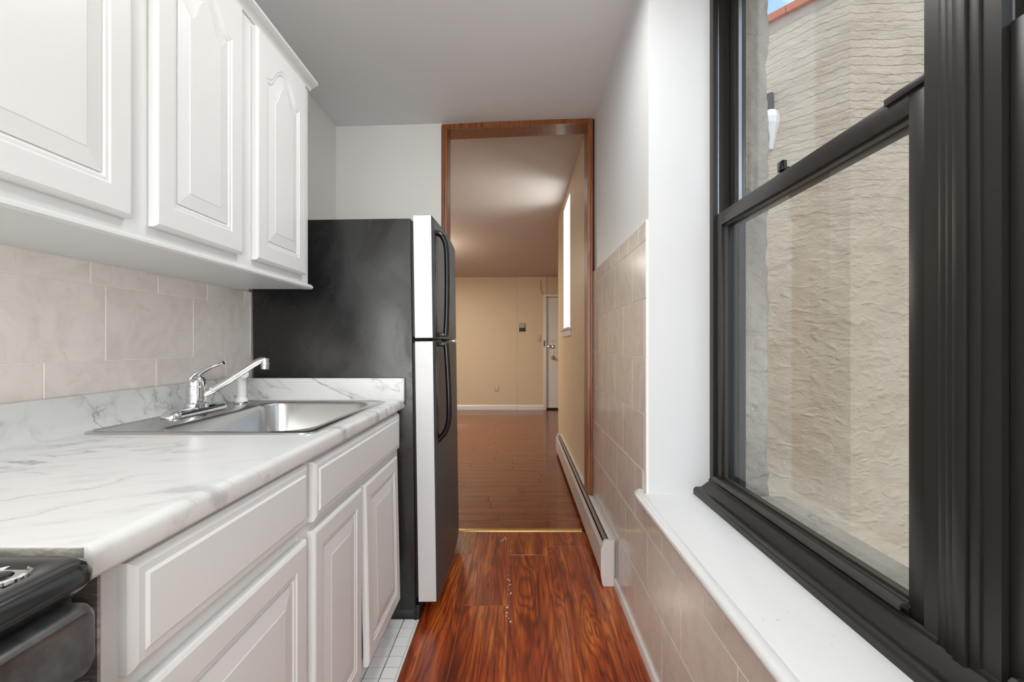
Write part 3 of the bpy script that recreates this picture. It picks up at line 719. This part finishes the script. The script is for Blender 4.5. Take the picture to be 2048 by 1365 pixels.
# ------------------------------------------------------------------ refrigerator (leans back by about one degree)
FY0, FY1 = 2.020, 2.770
RF = empty('refrigerator', (-.40, (FY0+FY1)/2, -.014), 'black top-freezer refrigerator with silver-edged dark steel doors beside the doorway', 'refrigerator')
box('body', -1.125, -.440, FY0, FY1, .035, e(.545), 'fridge_black', RF, bev=.004)
boxes('base_grille', [(-1.12, -.435, FY0+.004, FY1-.004, -.012, .035), (-.45, -.425, FY0+.002, FY1-.002, -.012, .055)], 'soft_black', RF, bev=.002)
boxes('gasket', [(-.440, -.428, FY0+.012, FY1-.012, e(.035), e(.535)), (-.440, -.428, FY0+.012, FY1-.012, e(-1.09), e(.008))], 'soft_black', RF)
def fr_door(z0, z1):
    # box with slightly bowed steel front; silver sides
    bm = bmesh.new(); n = 12; xb = -.428
    prof2 = [(xb, FY0+.001), (xb, FY1-.001)] ; pts = [(xb, FY0), (-.352, FY0)]
    for k in range(n+1):
        s = k/n; pts.append((-.350 + .012*(1-(2*s-1)**2), FY0+.004 + (FY1-FY0-.008)*s))
    pts += [(-.352, FY1), (xb, FY1)]
    extrude_profile(bm, pts, 'z', z0, z1)
    bm.faces.ensure_lookup_table()
    for f in bm.faces:
        c = f.calc_center_median(); f.material_index = 1 if (c.x > -.353 and abs(f.normal.z) < .5 or (c.x > -.353 and len(f.verts) == 4)) else 0
    bm.normal_update()
    d = link_mesh('door', bm, ['silver_paint', 'door_steel'], RF, smooth=True)
    return d
fz = fr_door(e(.030), e(.556)); fg = fr_door(e(-1.105), e(.014))
fz['label'] = 'freezer door with silver edge'; fg['label'] = 'tall lower door with silver edge'
def handle(pts, par):
    return tube('handle', smooth_path(pts, 6), .0155, 'gloss_black', par, 16, (1.25, .8))
hy_ = FY0+.075
handle([(-.346, hy_, e(.500)), (-.318, hy_, e(.485)), (-.300, hy_, e(.44)), (-.296, hy_, e(.36)), (-.298, hy_, e(.20)), (-.302, hy_, e(.10)), (-.306, hy_, e(.040))], fz)
boxes('handle_foot', [(-.348, -.296, hy_-.016, hy_+.016, e(.034), e(.052))], 'gloss_black', fz, bev=.004)
handle([(-.306, hy_, e(.006)), (-.302, hy_, e(-.06)), (-.298, hy_, e(-.16)), (-.296, hy_, e(-.27)), (-.299, hy_, e(-.34)), (-.315, hy_, e(-.39)), (-.346, hy_, e(-.425))], fg)
boxes('handle_foot', [(-.348, -.296, hy_-.016, hy_+.016, e(-.008), e(.010))], 'gloss_black', fg, bev=.004)
boxes('handle_plate', [(-.350, -.343, hy_-.018, hy_+.018, e(.02+.02), e(.51))], 'gloss_black', fz, bev=.003)
boxes('handle_plate', [(-.350, -.343, hy_-.018, hy_+.018, e(-.44), e(.0))], 'gloss_black', fg, bev=.003)
boxes('hinge', [(-.428, -.352, FY1-.06, FY1-.01, e(.0145), e(.0295))], 'chrome', RF, bev=.002)
boxes('top_hinge_cover', [(-.47, -.39, FY1-.08, FY1-.01, e(.556), e(.572))], 'soft_black', RF, bev=.004)
# small badge: plate with the raised stem and arm of a letter, and two faded stickers
bd = box('badge', -.3465, -.3445, 2.58, 2.655, e(.408), e(.436), 'silver_paint', fz)
bd['label'] = 'small silver maker badge'
for q in ((2.59, 2.597, e(.411), e(.433)), (2.60, 2.612, e(.427), e(.433)), (2.60, 2.609, e(.419), e(.424)), (2.622, 2.64, e(.42), e(.425))):
    box('badge_letter', -.3450, -.3438, *q, 'white_plastic', bd)
for a in (e(-.075), e(-.115)):
    box('sticker', -.3448, -.3440, 2.60, 2.618, a, a+.022, 'dark_button', fg)
RF.rotation_euler = (0, math.radians(-.8), 0)

# ------------------------------------------------------------------ range (its far front corner is in view)
RX = -.447; ry0, ry1 = -.250, .512
RG = empty('range', (-.78, (ry0+ry1)/2, -.014), 'black freestanding kitchen range beside the end of the counter', 'stove')
boxes('body', [(-1.10, RX-.03, ry0+.01, ry1-.008, .0, e(-.262))], 'soft_black', RG, bev=.004)
# cooktop: rounded slab with rolled front
bm = bmesh.new(); L = []
ccx, ccy = (-1.10+RX)/2, (ry0+ry1)/2; chx, chy = (RX+1.10)/2, (ry1-ry0)/2
for ins, z, r in ((.022, e(-.262), .022), (.008, e(-.258), .026), (.0, e(-.248), .03), (.0, e(-.240), .03), (.004, e(-.230), .028), (.012, e(-.225), .024), (.030, e(-.226), .02), (.040, e(-.231), .016)):
    L.append(ring(ccx, ccy, chx-ins, chy-ins, r, z))
loft(bm, L); ck = link_mesh('cooktop', bm, 'range_black', RG, smooth=True)
def burner(x, y, r):
    b = lathe('drip_bowl', (x, y, e(-.231)), (0, 0, 1), [(0, r), (.003, r+.004), (.004, r+.001), (.0005, r-.02), (.0002, .02)], 'chrome', ck, 40)
    for k in range(4):
        pts = [(x+math.cos(a)*(r-.012-.017*k), y+math.sin(a)*(r-.012-.017*k), e(-.222)) for a in [2*PI*q/28 for q in range(28)]]
        if r-.012-.017*k < .01: continue
        bm = bmesh.new(); rr = .0035; vs = []
        for i, p in enumerate(pts):
            a = 2*PI*i/28; d = Vector((math.cos(a), math.sin(a), 0)); vs.append([bm.verts.new(Vector(p) + d*rr*math.cos(t_) + Vector((0, 0, rr*math.sin(t_)))) for t_ in (0, PI/3, 2*PI/3, PI, 4*PI/3, 5*PI/3)])
        for i in range(28):
            for q in range(6): bm.faces.new((vs[i][q], vs[i][(q+1) % 6], vs[(i+1) % 28][(q+1) % 6], vs[(i+1) % 28][q]))
        link_mesh('coil', bm, 'soft_black', b, smooth=True)
burner(-.62, .32, .095); burner(-.62, -.05, .075); burner(-.94, .32, .075); burner(-.94, -.05, .095)
kb = lathe('vent_ring', (-.511, .462, e(-.2305)), (0, 0, 1), [(0, .025), (.003, .024), (.004, .021), (.002, .019)], 'chrome', ck, 32)
lathe('vent_cup', (-.511, .462, e(-.2300)), (0, 0, 1), [(0, .0190), (.0015, .0188), (.0005, .012), (.0035, .009), (.004, .004)], 'gloss_black', kb, 28)
# front panel with rounded corners
bm = bmesh.new(); L = []
pcy, pcz = (ry0+ry1-.012)/2, e(-.307)
for x, ins, r in ((RX-.04, .0, .016), (RX-.010, .0, .016), (RX-.003, .003, .015), (RX+.001, .008, .012), (RX-.001, .012, .009)):
    L.append([(x, a, b) for a, b in rrect(pcy, pcz, (ry1-ry0-.008)/2-ins, .038-ins*.9, r, 6)])
loft(bm, L); fpn = link_mesh('front_panel', bm, 'range_panel', RG, smooth=True)
for yy in (-.16, -.04, .13, .25): lathe('control_knob', (RX, yy, e(-.307)), (1, 0, 0), [(0, .022), (.004, .021), (.006, .017), (.022, .015), (.024, .012)], 'gloss_black', fpn)
bm = bmesh.new(); L = []
for x, ins, r in ((RX-.04, .0, .016), (RX-.008, .0, .016), (RX-.002, .004, .014), (RX+.0, .010, .010)):
    L.append([(x, a, b) for a, b in rrect(pcy, .50, (ry1-ry0-.008)/2-ins, .325-ins, r, 6)])
loft(bm, L); od = link_mesh('oven_door', bm, 'range_black', RG, smooth=True)
tube('oven_handle', [(RX+.0, ry0+.06, .76), (RX+.04, ry0+.07, .76), (RX+.045, ry0+.10, .76), (RX+.045, ry1-.12, .76), (RX+.04, ry1-.09, .76), (RX+.0, ry1-.08, .76)], .010, 'gloss_black', od)
boxes('drawer', [(RX-.04, RX-.004, ry0+.01, ry1-.018, .02, .165)], 'range_black', RG, bev=.006)

# ------------------------------------------------------------------ baseboard heater running through the doorway
HX0, HX1, HY0, HY1 = .404, .4645, 2.290, 5.06
ht0, ht1 = .012, e(-.956)
HT = empty('baseboard_heater', (.44, 3.6, ht0-.012), 'long cream enamel baseboard heater along the right wall through the doorway', 'heater')
xw = .4745
boxes('back_plate', [(HX1-.004, HX1, HY0+.004, HY1-.004, .0, ht1-.008), (HX0+.040, HX1, HY0+.004, HY1-.004, ht1-.006, ht1-.003)], 'heater_enamel', HT)
boxes('wall_filler', [(HX1+.0025, xw-.0005, HY0+.02, YD0-.016, .0, ht1-.004)], 'heater_enamel', HT)
prof('front_cover', [(HX0+.006, .035), (HX0, .062), (HX0, ht1-.040), (HX0+.003, ht1-.040), (HX0+.003, .062), (HX0+.009, .035)], 'y', HY0+.01, HY1-.01, 'heater_enamel', HT, smooth=False)
prof('front_lip', [(HX0, ht1-.040), (HX0+.010, ht1-.018), (HX0+.012, ht1-.019), (HX0+.003, ht1-.042)], 'y', HY0+.01, HY1-.01, 'heater_enamel', HT, smooth=False)
prof('damper', [(HX0+.019, ht1-.016), (HX0+.035, ht1-.010), (HX0+.036, ht1-.012), (HX0+.020, ht1-.0185)], 'y', HY0+.012, HY1-.012, 'track_metal', HT, smooth=False)
box('element_pipe', HX0+.024, HX0+.044, HY0+.02, HY1-.02, .075, .095, 'brass', HT)
bm = bmesh.new(); k = HY0+.03
while k < HY1-.03: bx(bm, HX0+.008, HX0+.052, k, k+.0015, .055, .125); k += .012
tag(link_mesh('fins', bm, 'fin_metal', HT), kind='stuff')
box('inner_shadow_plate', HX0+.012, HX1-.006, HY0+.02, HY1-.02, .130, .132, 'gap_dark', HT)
for a, b in ((HY0-.004, HY0+.022), (HY1-.022, HY1)):
    bm = bmesh.new(); cp = [(HX0+.004, .010), (HX0-.003, .060), (HX0-.003, ht1-.042), (HX0+.012, ht1-.006), (HX0+.018, ht1), (HX1, ht1), (HX1, .0), (HX0+.010, .0)]
    extrude_profile(bm, cp, 'y', a, b); bmesh.ops.bevel(bm, geom=bm.edges[:], offset=.0015, segments=2, affect='EDGES')
    link_mesh('end_cap', bm, 'heater_enamel', HT, smooth=True)

random.seed(11); bm = bmesh.new()
for k in range(26):
    if k < 20: x, y = -.047+random.gauss(0, .004), 1.98+abs(random.gauss(0, .33))
    else: x, y = -.10+random.gauss(0, .03), 2.83+random.gauss(0, .03)
    q = .0012+random.random()*.0025; bx(bm, x-q, x+q, y-q*1.6, y+q, .0003, .0018)
tag(link_mesh('paint_flakes', bm, 'white_plastic'), 'tiny white paint flakes scattered along a plank joint on the kitchen floor', 'debris', kind='stuff')
# ------------------------------------------------------------------ far room details
def bb(y0, x0, x1):
    return tag(prof('baseboard_far', [(y0, 0.002), (y0-.014, .002), (y0-.014, .07), (y0-.008, .082), (y0-.006, .09), (y0, .092)], 'x', x0, x1, 'trim_white', smooth=False), kind='structure')
bb(YF, -3.2, -.022)
o = bb(YF-.02, -.016, .449); o.name = 'baseboard_far_inner'
# passage window
W3 = empty('window_3', (.86, (OY0+OY1)/2, OZ0), kind='structure')
boxes('reveal', [(XP+.001, XEXT-.02, OY1-.012, OY1-.0005, OZ0, OZ1), (XP+.001, XEXT-.02, OY0+.0005, OY0+.012, OZ0, OZ1), (XP+.001, XEXT-.02, OY0, OY1, OZ1-.012, OZ1)], 'trim_white', W3)
boxes('frame', [(.84, .88, OY0+.012, OY0+.05, OZ0+.02, OZ1-.012), (.84, .88, OY1-.05, OY1-.012, OZ0+.02, OZ1-.012), (.84, .88, OY0+.05, OY1-.05, OZ0+.02, OZ0+.06), (.84, .88, OY0+.05, OY1-.05, OZ1-.05, OZ1-.012), (.84, .88, OY0+.05, OY1-.05, e(.74), e(.78))], 'bronze', W3)
boxes('pane', [(.86, .863, OY0+.05, OY1-.05, OZ0+.06, e(.74)), (.86, .863, OY0+.05, OY1-.05, e(.78), OZ1-.05)], 'window_glass', W3)
boxes('stool', [(XP+.0005, XEXT-.03, OY0+.013, OY1-.013, OZ0+.0005, OZ0+.02), (XP-.03, XP-.0005, OY0-.10, OY1+.06, OZ0, OZ0+.02)], 'trim_white', W3, bev=.002)
boxes('apron', [(XP-.014, XP-.0005, OY0-.07, OY1+.03, OZ0-.06, OZ0-.0005)], 'trim_white', W3, bev=.002)
# front door
D1 = empty('door_1', (.93, YF, .0), kind='structure')
boxes('door_frame', [(.452, .505, YF-.045, YF+.0, .002, e(.905)), (.505, 1.36, YF-.045, YF, e(.865), e(.905)), (1.36, 1.41, YF-.045, YF, .002, e(.905))], 'trim_white', D1, bev=.004)
sl = box('door_leaf', .512, 1.353, YF+.005, YF+.045, .035, e(.858), 'trim_white', D1)
boxes('door_saddle', [(.505, 1.36, YF-.03, YF+.09, .002, .016)], 'gap_dark', D1)
box('lock_case', .505, .60, YF-.020, YF+.005, e(-.055), e(-.010), 'chrome', sl, bev=.006)
lathe('deadbolt', (.630, YF+.005, e(-.035)), (0, -1, 0), [(0, .035), (.006, .033), (.010, .022), (.022, .020), (.023, .012)], 'chrome', sl)
box('lock_chain_plate', .560, .660, YF-.004, YF+.005, e(.062), e(.070), 'chrome', sl)
box('slide_bolt', .455, .470, YF-.060, YF-.045, e(-.03), e(.08), 'bronze', D1)
box('key_plate', .600, .650, YF+.001, YF+.005, e(-.200), e(-.110), 'white_plastic', sl, bev=.003)
lathe('door_knob', (.628, YF+.005, e(-.235)), (0, -1, 0), [(0, .034), (.006, .032), (.010, .014), (.030, .013), (.038, .026), (.052, .030), (.064, .022), (.067, .006)], 'brass', sl)
# intercom, switch, outlet, cable, seam
IC = empty('intercom', (.066, YF-.02, e(.235)), 'small metal intercom panel with dark buttons on the far wall', 'intercom')
ip = box('panel', .008, .125, YF-.035, YF-.02, e(.238), e(.392), 'panel_grey', IC, bev=.003)
box('button_field', .016, .117, YF-.0365, YF-.035, e(.248), e(.302), 'gap_dark', ip)
for k in range(3): box('button', .026+.03*k, .044+.03*k, YF-.040, YF-.0365, e(.268), e(.284), 'panel_grey', ip, bev=.002)
box('speaker_grille', .016, .117, YF-.0365, YF-.035, e(.312), e(.384), 'panel_grey', ip)
SW = empty('light_switch', (.375, YF-.02, e(.05)), 'white light switch on the far wall beside the front door', 'switch')
p_ = box('plate', .335, .412, YF-.026, YF-.02, e(.052), e(.172), 'beige_plate', SW, bev=.002)
box('toggle', .368, .380, YF-.040, YF-.026, e(.100), e(.126), 'white_plastic', p_, bev=.002)
OT = empty('wall_outlet', (-.39, YF, e(-.845)), 'white duplex wall outlet low on the far wall', 'outlet')
p_ = box('plate', -.430, -.352, YF-.006, YF, e(-.845), e(-.728), 'beige_plate', OT, bev=.002)
for z in (e(-.775), e(-.822)):
    rc = box('receptacle', -.408, -.374, YF-.010, YF-.006, z, z+.032, 'white_plastic', p_, bev=.002)
    for xx in (-.399, -.386): box('slot', xx, xx+.004, YF-.0108, YF-.0098, z+.012, z+.026, 'gap_dark', rc)
tag(box('wall_conduit', -.0215, -.0165, YF-.024, YF-.0, .005, e(1.205), 'panel_grey'), 'thin vertical cable channel running up the far wall', 'cable')
tag(tube('loose_cable', smooth_path([(.440, YF-.026, e(.90)), (.430, YF-.028, e(.93)), (.405, YF-.03, e(1.0)), (.398, YF-.03, e(1.06)), (.404, YF-.03, e(1.11)), (.398, YF-.032, e(1.165))], 5), .005, 'panel_grey'), 'loose thin cable sticking up above the front door frame', 'cable')
